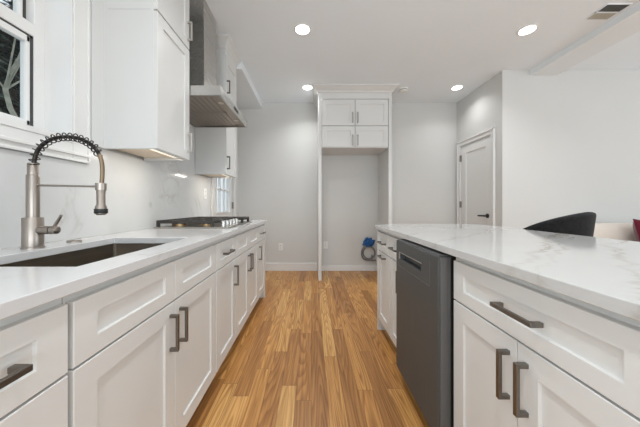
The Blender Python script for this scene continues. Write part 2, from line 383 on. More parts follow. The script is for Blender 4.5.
sash(XW-0.030, XW-0.002, WZ0+0.034, 1.878, 'lower'); sash(XW-0.066, XW-0.036, 1.93, WZ1-0.060, 'upper')
obj('meeting_rail', B(XW-0.066, XW, WY0+0.05, WY1-0.05, 1.888, 1.948, bev=0.003), 'trim', win)

# glazed exterior door in the left wall
d1 = thing('door_1', 'white exterior door with divided glass panes beyond the cooktop', 'door', (XL, DY0, 0)); d1['kind'] = 'structure'
XD = XL-0.02
obj('casing', Bs([(XL, XL+0.02, DY0-0.09, DY0, 0, DZ+0.09), (XL, XL+0.02, DY1, DY1+0.09, 0, DZ+0.09), (XL, XL+0.02, DY0, DY1, DZ, DZ+0.09)], bev=0.003), 'trim', d1)
gy0, gy1, gz0, gz1 = DY0+0.13, DY1-0.13, 1.0, 1.92
bm = Bs([(XD-0.045, XD, DY0+0.004, gy0, 0.01, DZ-0.004), (XD-0.045, XD, gy1, DY1-0.004, 0.01, DZ-0.004), (XD-0.045, XD, gy0, gy1, 0.01, gz0), (XD-0.045, XD, gy0, gy1, gz1, DZ-0.004)])
sl = obj('door_slab', bm, 'door_paint', d1)
bm = bmesh.new()
for k in (1, 2): box(bm, XD-0.035, XD-0.008, gy0+(gy1-gy0)*k/3-0.011, gy0+(gy1-gy0)*k/3+0.011, gz0, gz1)
for k in (1, 2): box(bm, XD-0.035, XD-0.008, gy0, gy1, gz0+(gz1-gz0)*k/3-0.011, gz0+(gz1-gz0)*k/3+0.011)
for a in ((XD-0.002, XD+0.012, gy0-0.02, gy0, gz0-0.02, gz1+0.02), (XD-0.002, XD+0.012, gy1, gy1+0.02, gz0-0.02, gz1+0.02), (XD-0.002, XD+0.012, gy0, gy1, gz0-0.02, gz0), (XD-0.002, XD+0.012, gy0, gy1, gz1, gz1+0.02)): box(bm, *a)
obj('muntins', bm, 'trim', sl)
obj('pane', B(XD-0.024, XD-0.019, gy0, gy1, gz0, gz1), 'glass', sl)
for z in (1.09, 1.85, 0.25): obj('hinge', B(XL-0.022, XL+0.004, DY1-0.016, DY1+0.012, z-0.05, z+0.05, bev=0.002), 'pull', d1)

# white panelled door in the right wall
d2 = thing('door_2', 'white single panel interior door with black lever and hinges in the right wall', 'door', (XR, D2Y0, 0)); d2['kind'] = 'structure'
bm = bmesh.new(); cs = 0.072
for a in ((XR-0.016, XR, D2Y0-cs, D2Y0, 0, D2Z+cs), (XR-0.016, XR, D2Y1, D2Y1+cs, 0, D2Z+cs), (XR-0.016, XR, D2Y0, D2Y1, D2Z, D2Z+cs)): box(bm, *a, bev=0.003)
for a in ((XR-0.028, XR-0.012, D2Y0-cs, D2Y0-cs+0.018, 0, D2Z+cs), (XR-0.028, XR-0.012, D2Y1+cs-0.018, D2Y1+cs, 0, D2Z+cs), (XR-0.028, XR-0.012, D2Y0-cs, D2Y1+cs, D2Z+cs-0.018, D2Z+cs)): box(bm, *a, bev=0.003)
obj('casing', bm, 'trim', d2)
obj('jamb', Bs([(XR, XR+0.1, D2Y0, D2Y0+0.012, 0, D2Z), (XR, XR+0.1, D2Y1-0.012, D2Y1, 0, D2Z), (XR, XR+0.1, D2Y0+0.012, D2Y1-0.012, D2Z-0.012, D2Z)]), 'trim', d2)
def panel_face(bm, F, u0, u1, v0, v1, t, rail, depth, slope=0.003, rail_b=None, rail_t=None, edge=0.0015):
    """one shaker front: F(u, v, n) -> world; n=0 is the back, n=t the face"""
    rb = rail if rail_b is None else rail_b; rt = rail if rail_t is None else rail_t
    def ring(du, db, dt, n): return [bm.verts.new(F(*p)) for p in ((u0+du, v0+db, n), (u1-du, v0+db, n), (u1-du, v1-dt, n), (u0+du, v1-dt, n))]
    e = edge
    R = [ring(0, 0, 0, 0), ring(0, 0, 0, t-e), ring(e, e, e, t), ring(rail, rb, rt, t), ring(rail+slope, rb+slope, rt+slope, t-depth)]
    for a, b in zip(R, R[1:]):
        for i in range(4): bm.faces.new((a[i], a[(i+1) % 4], b[(i+1) % 4], b[i]))
    bm.faces.new(R[0][::-1]); bm.faces.new(R[-1])
bm = bmesh.new()
panel_face(bm, lambda u, v, n: (XR+0.04-n, u, v), D2Y0+0.015, D2Y1-0.015, 0.01, D2Z-0.015, 0.04, 0.105, 0.012, 0.012, 0.2, 0.115)
slab2 = obj('door_slab', bm, 'door_paint', d2)
bm = bmesh.new(); hy = D2Y0+0.075; hz = 0.945
lathe(bm, [(0.031, XR), (0.031, XR-0.008), (0.026, XR-0.012), (0.011, XR-0.014), (0.011, XR-0.05)], (0, hy, hz), 'X', 20)
tube(bm, [(XR-0.046, hy-0.008, hz), (XR-0.05, hy+0.05, hz), (XR-0.047, hy+0.125, hz-0.002)], [0.013, 0.0125, 0.011], 10)
obj('lever', bm, 'black', d2, True, 'black lever handle')
for z in (0.22, 1.105, 1.845): obj('hinge', B(XR-0.022, XR+0.004, D2Y1-0.02, D2Y1+0.006, z-0.05, z+0.05, bev=0.002), 'pull', d2)

# ------------------------------------------------------------------ cabinets
XF, XI = -0.548, 0.577                                  # front planes of the sink run and the island
FL = lambda u, v, n: (XF-0.02+n, u, v)
FI = lambda u, v, n: (XI+0.02-n, u, v)
YT = 3.595
FT = lambda u, v, n: (u, YT+0.02-n, v)
FU = lambda u, v, n: (-0.88-0.02+n, u, v)
def fbox(bm, F, u0, u1, v0, v1, n0, n1, bev=0.0):
    p, q = F(u0, v0, n0), F(u1, v1, n1); box(bm, p[0], q[0], p[1], q[1], p[2], q[2], bev=bev)
def front(name, F, u0, u1, v0, v1, parent, rail=0.064, label=None, depth=0.008, rail_v=None):
    bm = bmesh.new(); panel_face(bm, F, u0, u1, v0, v1, 0.02, rail, depth, 0.002, rail_v, rail_v)
    return obj(name, bm, 'cabinet', parent, label=label)
def pull(F, u, v, vertical, parent, L=0.142, m='pull', s=0.0125, out=0.033):
    bm = bmesh.new(); h = L/2; k = s/2; T = 0.02
    if vertical:
        fbox(bm, F, u-k, u+k, v-h, v+h, T+out-s*0.8, T+out, bev=0.0012)
        for c in (v-h+k, v+h-k): fbox(bm, F, u-k, u+k, c-k, c+k, T-0.001, T+out-s*0.5, bev=0.0012)
    else:
        fbox(bm, F, u-h, u+h, v-k, v+k, T+out-s*0.8, T+out, bev=0.0012)
        for c in (u-h+k, u+h-k): fbox(bm, F, c-k, c+k, v-k, v+k, T-0.001, T+out-s*0.5, bev=0.0012)
    return obj('handle', bm, m, parent)
ZT, ZS0, ZS1, ZD = 0.859, 0.705, 0.699, 0.115
def base_cabinet(F, depth, u0, u1, label, doors, drawers, toe=0.075, group=None, gap=0.005, name='base_cabinet'):
    """doors / drawers: (ua, ub, handle_u or None[, horizontal z])"""
    p = F((u0+u1)/2, 0, -depth/2)
    t = thing(name, label, 'cabinet', (p[0], p[1], 0), group)
    zm = 0.60 if name == 'sink_cabinet' else 0.752
    bm = bmesh.new(); fbox(bm, F, u0, u1, 0.10, zm, -depth, 0); fbox(bm, F, u0, u1, zm, 0.883, -0.02, 0)
    fbox(bm, F, u0, u0+0.018, zm, 0.883, -depth, -0.02); fbox(bm, F, u1-0.018, u1, zm, 0.883, -depth, -0.02); fbox(bm, F, u0+0.018, u1-0.018, zm, 0.883, -depth, -depth+0.012)
    obj('body', bm, 'cabinet', t)
    bm = bmesh.new(); fbox(bm, F, u0, u1, 0.0, 0.10, -depth, -toe); obj('toe_kick', bm, 'cabinet', t)
    for ua, ub, hu, *hz in doors:
        d = front('door', F, ua, ub, ZD, ZS1, t)
        if hz: pull(F, hu, hz[0], False, d)
        elif hu is not None: pull(F, hu, 0.588, True, d)
    for ua, ub, hu in drawers:
        d = front('drawer', F, ua, ub, ZS0, ZT, t, rail_v=0.046)
        if hu is not None: pull(F, hu, 0.782, False, d)
    return t
DL = 0.63
base_cabinet(FL, DL, 0.195, 0.566, 'white base cabinet left of the sink cabinet, nearest the camera', [(0.2, 0.561, 0.235)], [(0.2, 0.561, 0.39)])
base_cabinet(FL, DL, 0.568, 1.431, 'widest white base cabinet, under the sink, with two handleless top panels', [(0.574, 0.998, 0.966), (1.001, 1.426, 1.036)], [(0.574, 0.998, None), (1.001, 1.426, None)], name='sink_cabinet')
base_cabinet(FL, DL, 1.433, 1.799, 'narrow white base cabinet between the sink cabinet and the cooktop cabinet', [(1.438, 1.794, 1.765)], [(1.438, 1.794, 1.615)])
base_cabinet(FL, DL, 1.801, 2.559, 'white base cabinet under the cooktop with two doors and paired handles', [(1.806, 2.178, 2.146), (2.182, 2.554, 2.214)], [(1.806, 2.178, None), (2.182, 2.554, None)], name='cooktop_cabinet')
base_cabinet(FL, DL, 2.561, 2.93, 'narrow white base cabinet at the far end of the sink run', [(2.566, 2.925, 2.598)], [(2.566, 2.925, 2.745)])

bm = B(-1.196, XF, 2.932, 2.948, 0.0, 0.883, bev=0.001)
single('end_panel', bm, 'cabinet', 'plain white panel closing the far end of the sink run', 'panel', (-0.87, 2.94, 0))
# island cabinets
DI = 0.60
base_cabinet(FI, DI, 0.39, 1.028, 'white island cabinet nearest the camera with a wide drawer over two doors', [(0.396, 0.698, 0.667), (0.701, 1.011, 0.729)], [(0.396, 1.011, 0.69)], name='island_cabinet')
base_cabinet(FI, DI, 1.572, 1.838, 'narrow white island cabinet just beyond the dishwasher', [(1.578, 1.833, 1.608)], [(1.578, 1.833, 1.706)], name='island_cabinet')
base_cabinet(FI, DI, 1.84, 2.165, 'white island cabinet at the far end with a horizontal handle on its door', [(1.845, 2.16, 2.0, 0.668)], [(1.845, 2.16, 2.0)], name='island_cabinet')
bm = B(XI, XI+0.64, 2.167, 2.185, 0.0, 0.883, bev=0.001)
single('end_panel', bm, 'cabinet', 'plain white panel closing the far end of the island', 'panel', (0.9, 2.176, 0))
bm = B(XI+0.625, XI+0.643, 0.39, 2.165, 0.0, 0.883, bev=0.001)
single('back_panel', bm, 'cabinet', 'long white panel along the seating side of the island', 'panel', (1.21, 1.3, 0))

# dishwasher
dw = thing('dishwasher', 'dark stainless dishwasher with pocket handle built into the island', 'dishwasher', (0.85, 1.33, 0))
dy0, dy1 = 1.045, 1.564; xf = 0.532
obj('tub', B(xf+0.06, 1.19, dy0+0.01, dy1, 0.10, 0.872), 'black', dw)
bm = bmesh.new()   # door with a pocket recess
zb, zt = 0.085, 0.868
py0, py1, pz0, pz1 = dy0+0.165, dy1-0.075, 0.760, 0.800
ys = [dy0, py0, py1, dy1]; zs = [zb, pz0, pz1, zt]
g = [[bm.verts.new((xf, y, z)) for z in zs] for y in ys]; k = [[bm.verts.new((xf+0.055, y, z)) for z in (zb, zt)] for y in (dy0, dy1)]
for i in range(3):
    for j in range(3):
        if (i, j) != (1, 1): bm.faces.new((g[i][j], g[i+1][j], g[i+1][j+1], g[i][j+1]))
r = [bm.verts.new((xf+0.028, y, z)) for y, z in ((py0+0.004, pz0+0.006), (py1-0.004, pz0+0.006), (py1-0.004, pz1), (py0+0.004, pz1))]
q = [g[1][1], g[2][1], g[2][2], g[1][2]]
for i in range(4): bm.faces.new((q[i], q[(i+1) % 4], r[(i+1) % 4], r[i]))
bm.faces.new(r)
bm.faces.new((g[0][0], g[0][1], g[0][2], g[0][3], k[0][1], k[0][0])); bm.faces.new((g[3][3], g[3][2], g[3][1], g[3][0], k[1][0], k[1][1]))
bm.faces.new((g[0][3], g[1][3], g[2][3], g[3][3], k[1][1], k[0][1])); bm.faces.new((g[3][0], g[2][0], g[1][0], g[0][0], k[0][0], k[1][0])); bm.faces.new((k[0][0], k[0][1], k[1][1], k[1][0]))
bmesh.ops.recalc_face_normals(bm, faces=bm.faces)
ed = [e for e in bm.edges if all(abs(v.co.x-xf) < 1e-6 for v in e.verts) and (all(abs(v.co.y-dy0) < 1e-6 for v in e.verts) or all(abs(v.co.z-zt) < 1e-6 for v in e.verts) or all(abs(v.co.y-dy1) < 1e-6 for v in e.verts))]
bmesh.ops.bevel(bm, geom=ed, offset=0.006, segments=3, profile=0.5, affect='EDGES')
door = obj('door', bm, 'dw', dw)
obj('handle_trim', Bs([(xf-0.003, xf+0.02, py0-0.012, py1+0.006, pz1, pz1+0.006), (xf-0.004, xf+0.02, py1, py1+0.014, pz0+0.004, pz1+0.004)], bev=0.001), 'steel', door, label='bright steel lip of pocket handle')
obj('handle_plate', Bs([(xf-0.0015, xf+0.001, dy0+0.07, dy1-0.05, pz0-0.042, pz0-0.038), (xf-0.0015, xf+0.001, dy0+0.07, dy0+0.074, pz0-0.04, pz1+0.035), (xf-0.0015, xf+0.001, dy1-0.054, dy1-0.05, pz0-0.04, pz1+0.035)]), 'dw_side', door)
obj('control_strip', B(xf+0.008, xf+0.05, dy0+0.008, dy1-0.008, zt, zt+0.006, bev=0.001), 'dw_side', dw)
obj('edge_trim', B(xf+0.008, xf+0.05, dy0-0.004, dy0, zb+0.004, zt-0.004, bev=0.001), 'dw_side', dw)
obj('kick_plate', B(xf+0.062, xf+0.08, dy0, dy1, 0.0, 0.098), 'black', dw)

# countertops
def slab_hole(x0, x1, y0, y1, hx0, hx1, hy0, hy1, z0, z1):
    bm = bmesh.new(); xs = [x0, hx0, hx1, x1]; ys = [y0, hy0, hy1, y1]
    T = [[bm.verts.new((x, y, z1)) for y in ys] for x in xs]; L = [[bm.verts.new((x, y, z0)) for y in ys] for x in xs]
    for i in range(3):
        for j in range(3):
            if (i, j) == (1, 1): continue
            bm.faces.new((T[i][j], T[i+1][j], T[i+1][j+1], T[i][j+1])); bm.faces.new((L[i][j], L[i][j+1], L[i+1][j+1], L[i+1][j]))
    def side(a, b, c, d): bm.faces.new((L[a][b], L[c][d], T[c][d], T[a][b]))
    for i in range(3): side(i, 0, i+1, 0); side(i+1, 3, i, 3); side(0, i+1, 0, i); side(3, i, 3, i+1)
    side(1, 1, 1, 2); side(1, 2, 2, 2); side(2, 2, 2, 1); side(2, 1, 1, 1)
    bevel_sharp(bm, 0.0025)
    return bm
SX0, SX1, SY0, SY1 = -1.03, -0.645, 0.683, 1.30
bm = slab_hole(-1.2, -0.531, 0.17, 2.95, SX0, SX1, SY0, SY1, 0.884, 0.914)
single('countertop', bm, 'quartz2', 'long white quartz countertop with the sink cut into it', 'countertop', (-0.86, 1.55, 0.884))
def rounded(x0, x1, y0, y1, r, n=8):
    o = []
    for cx, cy, a0, rr in ((x0+r[0], y0+r[0], math.pi, r[0]), (x1-r[1], y0+r[1], 1.5*math.pi, r[1]), (x1-r[2], y1-r[2], 0, r[2]), (x0+r[3], y1-r[3], 0.5*math.pi, r[3])):
        for k in range(n+1): a = a0+0.5*math.pi*k/n; o.append((cx+rr*math.cos(a), cy+rr*math.sin(a)))
    return o
bm = bmesh.new(); prism(bm, rounded(0.553, 1.52, 0.36, 2.295, (0.02, 0.08, 0.12, 0.14)), 0.884, 0.914); bevel_sharp(bm, 0.0025)
single('island_countertop', bm, 'quartz', 'white veined quartz countertop with rounded corners on the island', 'countertop', (1.03, 1.3, 0.884))

# backsplash
bm = Bs([(XL+0.0005, -1.2, 0.17, 1.329, 0.914, 1.304), (XL, -1.2, 1.329, 1.80, 0.914, 1.408), (XL, -1.2, 1.80, 2.56, 0.914, 1.98), (XL, -1.2, 2.56, 2.945, 0.914, 1.408)])
single('backsplash', bm, 'splash', 'faintly veined white stone backsplash on the wall behind the sink', 'backsplash', (-1.208, 1.5, 0.914))

# wall cabinets
def wall_cabinet(u0, u1, label, hu_low, hu_up, mt):
    t = thing('wall_cabinet', label, 'cabinet', (-1.05, (u0+u1)/2, 1.41))
    xb = XL+0.017 if False else -1.198
    obj('body', Bs([(xb, -0.90, u0, u1, 1.43, 2.74)]), 'cabinet', t)
    obj('bottom_rail', Bs([(xb, -0.90, u0, u0+0.018, 1.408, 1.43), (xb, -0.90, u1-0.018, u1, 1.408, 1.43), (-0.918, -0.90, u0+0.018, u1-0.018, 1.408, 1.43)]), 'cabinet', t)
    obj('underside', B(xb, -0.918, u0+0.018, u1-0.018, 1.426, 1.4298), 'under', t, label='warm wood underside')
    if u0 < 2: obj('filler_strip', B(-1.198, -1.182, WY1+cw+0.004, u0, 1.41, 2.74), 'cabinet', t)
    obj('end_seam', Bs([(-1.16, -0.915, u0-0.0012, u0, 2.2005, 2.2045)]), 'cab_in', t)
    d = front('door', FU, u0+0.003, u1-0.003, 1.41, 2.195, t, rail=0.06)
    if hu_low: pull(FU, hu_low, 1.53, True, d, m=mt, L=0.135)
    d = front('door', FU, u0+0.003, u1-0.003, 2.205, 2.63, t, rail=0.06)
    pull(FU, hu_up, 2.32, True, d, m=mt, L=0.135)
    bm = B(-0.90, -0.884, u0, u1, 2.635, 2.76); obj('frieze', bm, 'cabinet', t)
    bm = bmesh.new(); prof = [(0.0, 2.70), (0.018, 2.705), (0.022, 2.725), (0.055, 2.765), (0.075, 2.78), (0.075, 2.799), (0.0, 2.799)]
    # crown: moulding profile swept along the near end and the front
    path = lambda o: [(-1.19, u0-o), (-0.90+o, u0-o), (-0.90+o, u1)]
    rows = [[bm.verts.new((x, y, z)) for x, y in path(o)] for o, z in prof]
    n = len(rows)
    for i in range(n):
        a, b = rows[i], rows[(i+1) % n]
        for k in range(2): bm.faces.new((a[k], a[k+1], b[k+1], b[k]))
    bm.faces.new([r_[0] for r_ in rows]); bm.faces.new([r_[2] for r_ in rows][::-1])
    obj('crown', bm, 'cabinet', t)
    return t
wall_cabinet(1.418, 1.798, 'tall white wall cabinet between the window and the range hood', 1.768, 1.768, 'chrome_pull')
wall_cabinet(2.562, 2.93, 'white wall cabinet beyond the range hood, by the glazed door', 2.592, 2.592, 'pull')
def light_bar(y0, y1, label):
    t = thing('light_bar', label, 'light', (-0.951, (y0+y1)/2, 1.4258), 'lights under the wall cabinets')
    obj('housing', B(-0.968, -0.935, y0, y1, 1.419, 1.4258, bev=0.001), 'plastic', t)
    obj('diffuser', B(-0.964, -0.940, y0+0.01, y1-0.01, 1.4175, 1.419), 'warm_led', t)
    l = bpy.data.lights.new('light_bar_lamp', 'AREA'); l.shape = 'RECTANGLE'; l.size = 0.02; l.size_y = y1-y0-0.03; l.energy = 1.15; l.color = (1, 0.93, 0.82)
    o = bpy.data.objects.new('light_bar_lamp', l); COL.objects.link(o); o.parent = t; o.location = (0, 0, -0.0095)
light_bar(1.46, 1.76, 'slim lit lamp under the wall cabinet next to the window')
light_bar(2.60, 2.89, 'slim lit lamp under the wall cabinet next to the glazed door')

# range hood
hd = thing('range_hood', 'stainless steel chimney range hood above the cooktop', 'range hood', (-0.94, 2.18, 1.885))
hy0, hy1, hx = 1.803, 2.556, -0.660
bm = bmesh.new()   # hollow canopy: rim walls and a low sloping top
for a in ((-1.198, hx, hy0, hy0+0.012, 1.885, 1.953), (-1.198, hx, hy1-0.012, hy1, 1.885, 1.953), (hx-0.012, hx, hy0+0.012, hy1-0.012, 1.885, 1.953), (-1.198, -1.186, hy0+0.012, hy1-0.012, 1.885, 1.953)): box(bm, *a)
lo = [bm.verts.new(p) for p in ((-1.198, hy0, 1.953), (hx, hy0, 1.953), (hx, hy1, 1.953), (-1.198, hy1, 1.953))]
hi = [bm.verts.new(p) for p in ((-1.198, 2.03, 1.995), (-0.885, 2.03, 1.995), (-0.885, 2.33, 1.995), (-1.198, 2.33, 1.995))]
for i in range(4): bm.faces.new((lo[i], lo[(i+1) % 4], hi[(i+1) % 4], hi[i]))
bm.faces.new(hi); bm.faces.new(lo[::-1])
obj('canopy', bm, 'steel', hd)
bm = Bs([(-1.198, -0.883, 2.045, 2.318, 1.99, 2.45)]); box(bm, -1.198, -0.887, 2.049, 2.314, 2.45, CEIL-0.001)
obj('chimney', bm, 'steel', hd)
bm = bmesh.new(); fx0, fx1 = -1.15, -0.76
for j in range(2):
    a0 = hy0+0.03+j*0.35
    for k in range(9): box(bm, fx0+0.012+k*0.0425, fx0+0.012+k*0.0425+0.037, a0+0.015, a0+0.33, 1.897, 1.9005)
    for a in ((fx0, fx1+0.012, a0, a0+0.015, 1.894, 1.908), (fx0, fx1+0.012, a0+0.33, a0+0.345, 1.895, 1.9005)): box(bm, *a)
box(bm, -1.186, hx-0.012, hy0+0.012, hy1-0.012, 1.9005, 1.915)
obj('filter', bm, 'filter', hd)
for y in (1.98, 2.38):
    bm = bmesh.new(); lathe(bm, [(0.021, 1.900), (0.021, 1.8965), (0.017, 1.8955)], (-0.72, y, 0)); obj('lamp', bm, 'hoodlamp', hd)
obj('control_panel', B(hx, hx+0.002, 2.12, 2.24, 1.908, 1.93), 'black', hd, label='black button strip')

# refrigerator surround cabinet
rc = thing('refrigerator_cabinet', 'tall white cabinet framing the empty refrigerator alcove on the back wall', 'cabinet', (0.63, 3.88, 0))
tx0, tx1 = 0.10, 1.16
for a, b in ((tx0, tx0+0.045), (tx1-0.045, tx1)): obj('side_panel', B(a, b, YT, YB-0.001, 0, 2.73, bev=0.001), 'cabinet', rc)
ix0, ix1 = tx0+0.045, tx1-0.045
obj('body', B(ix0, ix1, YT+0.021, YB-0.001, 1.925, 2.74), 'cabinet', rc)
xm = (ix0+ix1)/2
for ua, ub, hu in ((ix0+0.008, xm-0.004, xm-0.037), (xm+0.004, ix1-0.008, xm+0.037)):
    d = front('door', FT, ua, ub, 1.935, 2.228, rc, rail=0.06); pull(FT, hu, 2.03, True, d, L=0.15, m='satin')
    d = front('door', FT, ua, ub, 2.245, 2.615, rc, rail=0.06); pull(FT, hu, 2.355, True, d, L=0.15, m='satin')
obj('frieze', B(tx0, tx1, YT+0.002, YT+0.021, 2.63, 2.76), 'cabinet', rc)
bm = bmesh.new(); prof = [(0.0, 2.715), (0.012, 2.718), (0.018, 2.735), (0.06, 2.772), (0.075, 2.782), (0.075, 2.799), (0.0, 2.799)]
rows = [[bm.verts.new((x, y, z)) for x, y in ((tx0-o, YB-0.001), (tx0-o, YT+0.002-o*1.25), (tx1+o, YT+0.002-o*1.25), (tx1+o, YB-0.001))] for o, z in prof]
for i in range(len(rows)):
    a, b = rows[i], rows[(i+1) % len(rows)]
    for k in range(3): bm.faces.new((a[k], a[k+1], b[k+1], b[k]))
bm.faces.new([r_[0] for r_ in rows]); bm.faces.new([r_[3] for r_ in rows][::-1])
obj('crown', bm, 'cabinet', rc)

# ------------------------------------------------------------------ sink, faucet, cooktop
sk = thing('sink', 'rectangular stainless undermount sink below the window', 'sink', (-0.84, 0.99, 0.66))
bm = bmesh.new()
def ring(x0, x1, y0, y1, z, r): return [bm.verts.new((x, y, z)) for x, y in rounded(x0, x1, y0, y1, (r,)*4, 4)]
e = 0.004
R = [ring(SX0-0.02, SX1+0.02, SY0-0.02, SY1+0.02, 0.8835, 0.02), ring(SX0-e, SX1+e, SY0-e, SY1+e, 0.8835, 0.012), ring(SX0-e, SX1+e, SY0-e, SY1+e, 0.695, 0.012),
     ring(SX0+0.01, SX1-0.01, SY0+0.01, SY1-0.01, 0.672, 0.02), ring(-0.88, -0.80, 0.95, 1.03, 0.666, 0.035)]
for a, b in zip(R, R[1:]):
    for i in range(len(a)): bm.faces.new((a[i], a[(i+1) % len(a)], b[(i+1) % len(b)], b[i]))
bm.faces.new(R[-1])
bs = obj('basin', bm, 'sink', sk, True); sm = bs.modifiers.new('thickness', 'SOLIDIFY'); sm.thickness = 0.0015; sm.offset = -1
bm = bmesh.new(); lathe(bm, [(0.042, 0.666), (0.042, 0.6685), (0.030, 0.6685), (0.028, 0.667)], (-0.84, 0.99, 0)); obj('drain', bm, 'steel', sk)

FX, FY = -1.10, 0.983
fa = thing('faucet', 'brushed nickel spring pull-down faucet standing behind the sink', 'faucet', (FX, FY, 0.914))
bm = bmesh.new(); lathe(bm, [(0.034, 0.9142), (0.034, 0.920), (0.031, 0.922), (0.031, 1.032), (0.029, 1.035)], (FX, FY, 0)); obj('base', bm, 'nickel', fa, True)
bm = bmesh.new(); lathe(bm, [(0.0195, 1.030), (0.0195, 1.200), (0.0185, 1.203), (0.0165, 1.204), (0.0165, 1.246), (0.014, 1.249)], (FX, FY, 0)); obj('body', bm, 'nickel', fa, True)
K = 0.00395
W2 = lambda x, y: (FX+(x-33)*K, FY, 1.08+(206-y)*K)
arc = catmull([W2(*p) for p in ((33.5, 168), (34.5, 160), (37.5, 151), (43.5, 144), (53, 138.8), (65, 136.8), (77, 138), (87, 142), (95, 148), (99.5, 155))], 10)
tail = catmull([W2(*p) for p in ((95, 148), (99.5, 155), (102, 164), (102.3, 175), (101.3, 187))], 8)[8:]
bm = bmesh.new(); tube(bm, tail, 0.0075, 12); obj('hose', bm, 'hose_bronze', fa, True, 'bronze coloured hose')
bm = bmesh.new(); tube(bm, arc, 0.0072, 10); obj('inner_hose', bm, 'dark_nickel', fa, True, 'dark hose inside the spring')
# coil spring round the arc
cum = [0]
for a, b in zip(arc, arc[1:]): cum.append(cum[-1]+(b-a).length)
turns = 17; hp = []
for s in range(turns*14+1):
    d = cum[-1]*s/(turns*14); i = max(j for j in range(len(cum)) if cum[j] <= d+1e-9); i = min(i, len(arc)-2)
    f = (d-cum[i])/max(1e-9, cum[i+1]-cum[i]); p = arc[i].lerp(arc[i+1], f); t = (arc[i+1]-arc[i]).normalized()
    n_ = Vector((0, 1, 0)); b_ = t.cross(n_); an = 2*math.pi*s/14
    hp.append(p+(n_*math.cos(an)+b_*math.sin(an))*0.0148)
bm = bmesh.new(); tube(bm, hp, 0.0022, 6); obj('spring', bm, 'dark_nickel', fa, True, 'dark coiled spring')
bm = bmesh.new(); tx = FX+(101-33)*K; lathe(bm, [(0.012, 1.165), (0.0145, 1.160), (0.0145, 1.085), (0.019, 1.078), (0.019, 1.05), (0.014, 1.0445)], (tx, FY, 0)); sh = obj('spray_head', bm, 'nickel', fa, True)
bm = bmesh.new(); lathe(bm, [(0.0215, 1.069), (0.022, 1.067), (0.022, 1.053), (0.0205, 1.051)], (tx, FY, 0)); obj('nozzle_ring', bm, 'black', sh, True)
bm = bmesh.new(); zs_ = 1.162; tube(bm, [(FX, FY, zs_), (tx-0.01, FY, zs_-0.005)], 0.0042, 10); lathe(bm, [(0.018, zs_-0.020), (0.018, zs_+0.008)], (tx, FY, 0)); obj('support_arm', bm, 'nickel', fa, True)
bm = bmesh.new(); lathe(bm, [(0.0165, FX+0.025), (0.0165, FX+0.072), (0.0135, FX+0.072), (0.0135, FX+0.074), (0.0155, FX+0.074), (0.0155, FX+0.095), (0.013, FX+0.097)], (0, FY, 0.985), 'X'); h_ = obj('handle_hub', bm, 'nickel', fa, True)
bm = bmesh.new(); tube(bm, [(FX+0.082, FY, 0.995), (FX+0.095, FY, 1.016), (FX+0.112, FY, 1.044)], [0.0058, 0.0055, 0.0048], 10); obj('lever', bm, 'nickel', h_, True)
bm = bmesh.new(); lathe(bm, [(0.027, 0.9142), (0.027, 0.919), (0.023, 0.922)], (-1.10, 1.155, 0)); single('hole_cover', bm, 'nickel', 'small round nickel hole cover on the countertop behind the sink', 'hole cover', (-1.10, 1.155, 0.9142), True)

ck = thing('cooktop', 'stainless gas cooktop with black cast iron grates under the hood', 'cooktop', (-0.89, 2.18, 0.914))
cx0, cx1, cy0, cy1 = -1.165, -0.61, 1.83, 2.54
bm = B(cx0, cx1, cy0, cy1, 0.9142, 0.924, bev=0.003); obj('tray', bm, 'tray', ck)
for bx, by, r in ((-1.04, 1.97, 0.045), (-0.83, 1.97, 0.035), (-0.94, 2.185, 0.058), (-1.04, 2.40, 0.035), (-0.83, 2.40, 0.045)):
    bm = bmesh.new(); lathe(bm, [(r+0.012, 0.924), (r+0.012, 0.930), (r, 0.932), (r, 0.940)], (bx, by, 0)); b_ = obj('burner', bm, 'brass', ck, True)
    bm = bmesh.new(); lathe(bm, [(r*0.9, 0.9402), (r*0.9, 0.949), (r*0.8, 0.951)], (bx, by, 0)); obj('burner_cap', bm, 'iron', b_, True)
for k in range(3):
    a0 = cy0+0.012+k*0.2295; a1 = a0+0.226; gx0, gx1 = -1.15, (-0.632 if k == 2 else -0.725); zt = 0.973; zb = 0.950; w = 0.014
    bm = bmesh.new()
    for a in ((gx0, gx1, a0, a0+w, zb, zt), (gx0, gx1, a1-w, a1, zb, zt), (gx0, gx0+w, a0+w, a1-w, zb, zt), (gx1-w, gx1, a0+w, a1-w, zb, zt)): box(bm, *a, bev=0.002)
    ym = (a0+a1)/2; xm_ = (gx0+gx1)/2
    box(bm, gx0+w, gx1-w, ym-w/2, ym+w/2, zb, zt, bev=0.002)
    for xx in ((gx0+xm_)/2, xm_, (gx1+xm_)/2): box(bm, xx-w/2, xx+w/2, a0+w, a1-w, zb, zt, bev=0.002)
    for xx in (gx0, gx1-w*1.6):
        for yy in (a0, a1-w): box(bm, xx, xx+w*1.6, yy, yy+w, 0.9242, zb)
    obj('grate', bm, 'iron', ck)
for k in range(5):
    y = 2.06+(k-2)*0.082
    bm = bmesh.new(); lathe(bm, [(0.022, 0.924), (0.022, 0.928), (0.018, 0.930), (0.0175, 0.962), (0.016, 0.966)], (-0.672, y, 0)); box(bm, -0.6745, -0.6695, y-0.017, y+0.017, 0.960, 0.970, bev=0.001)
    obj('knob', bm, 'steel', ck, True)

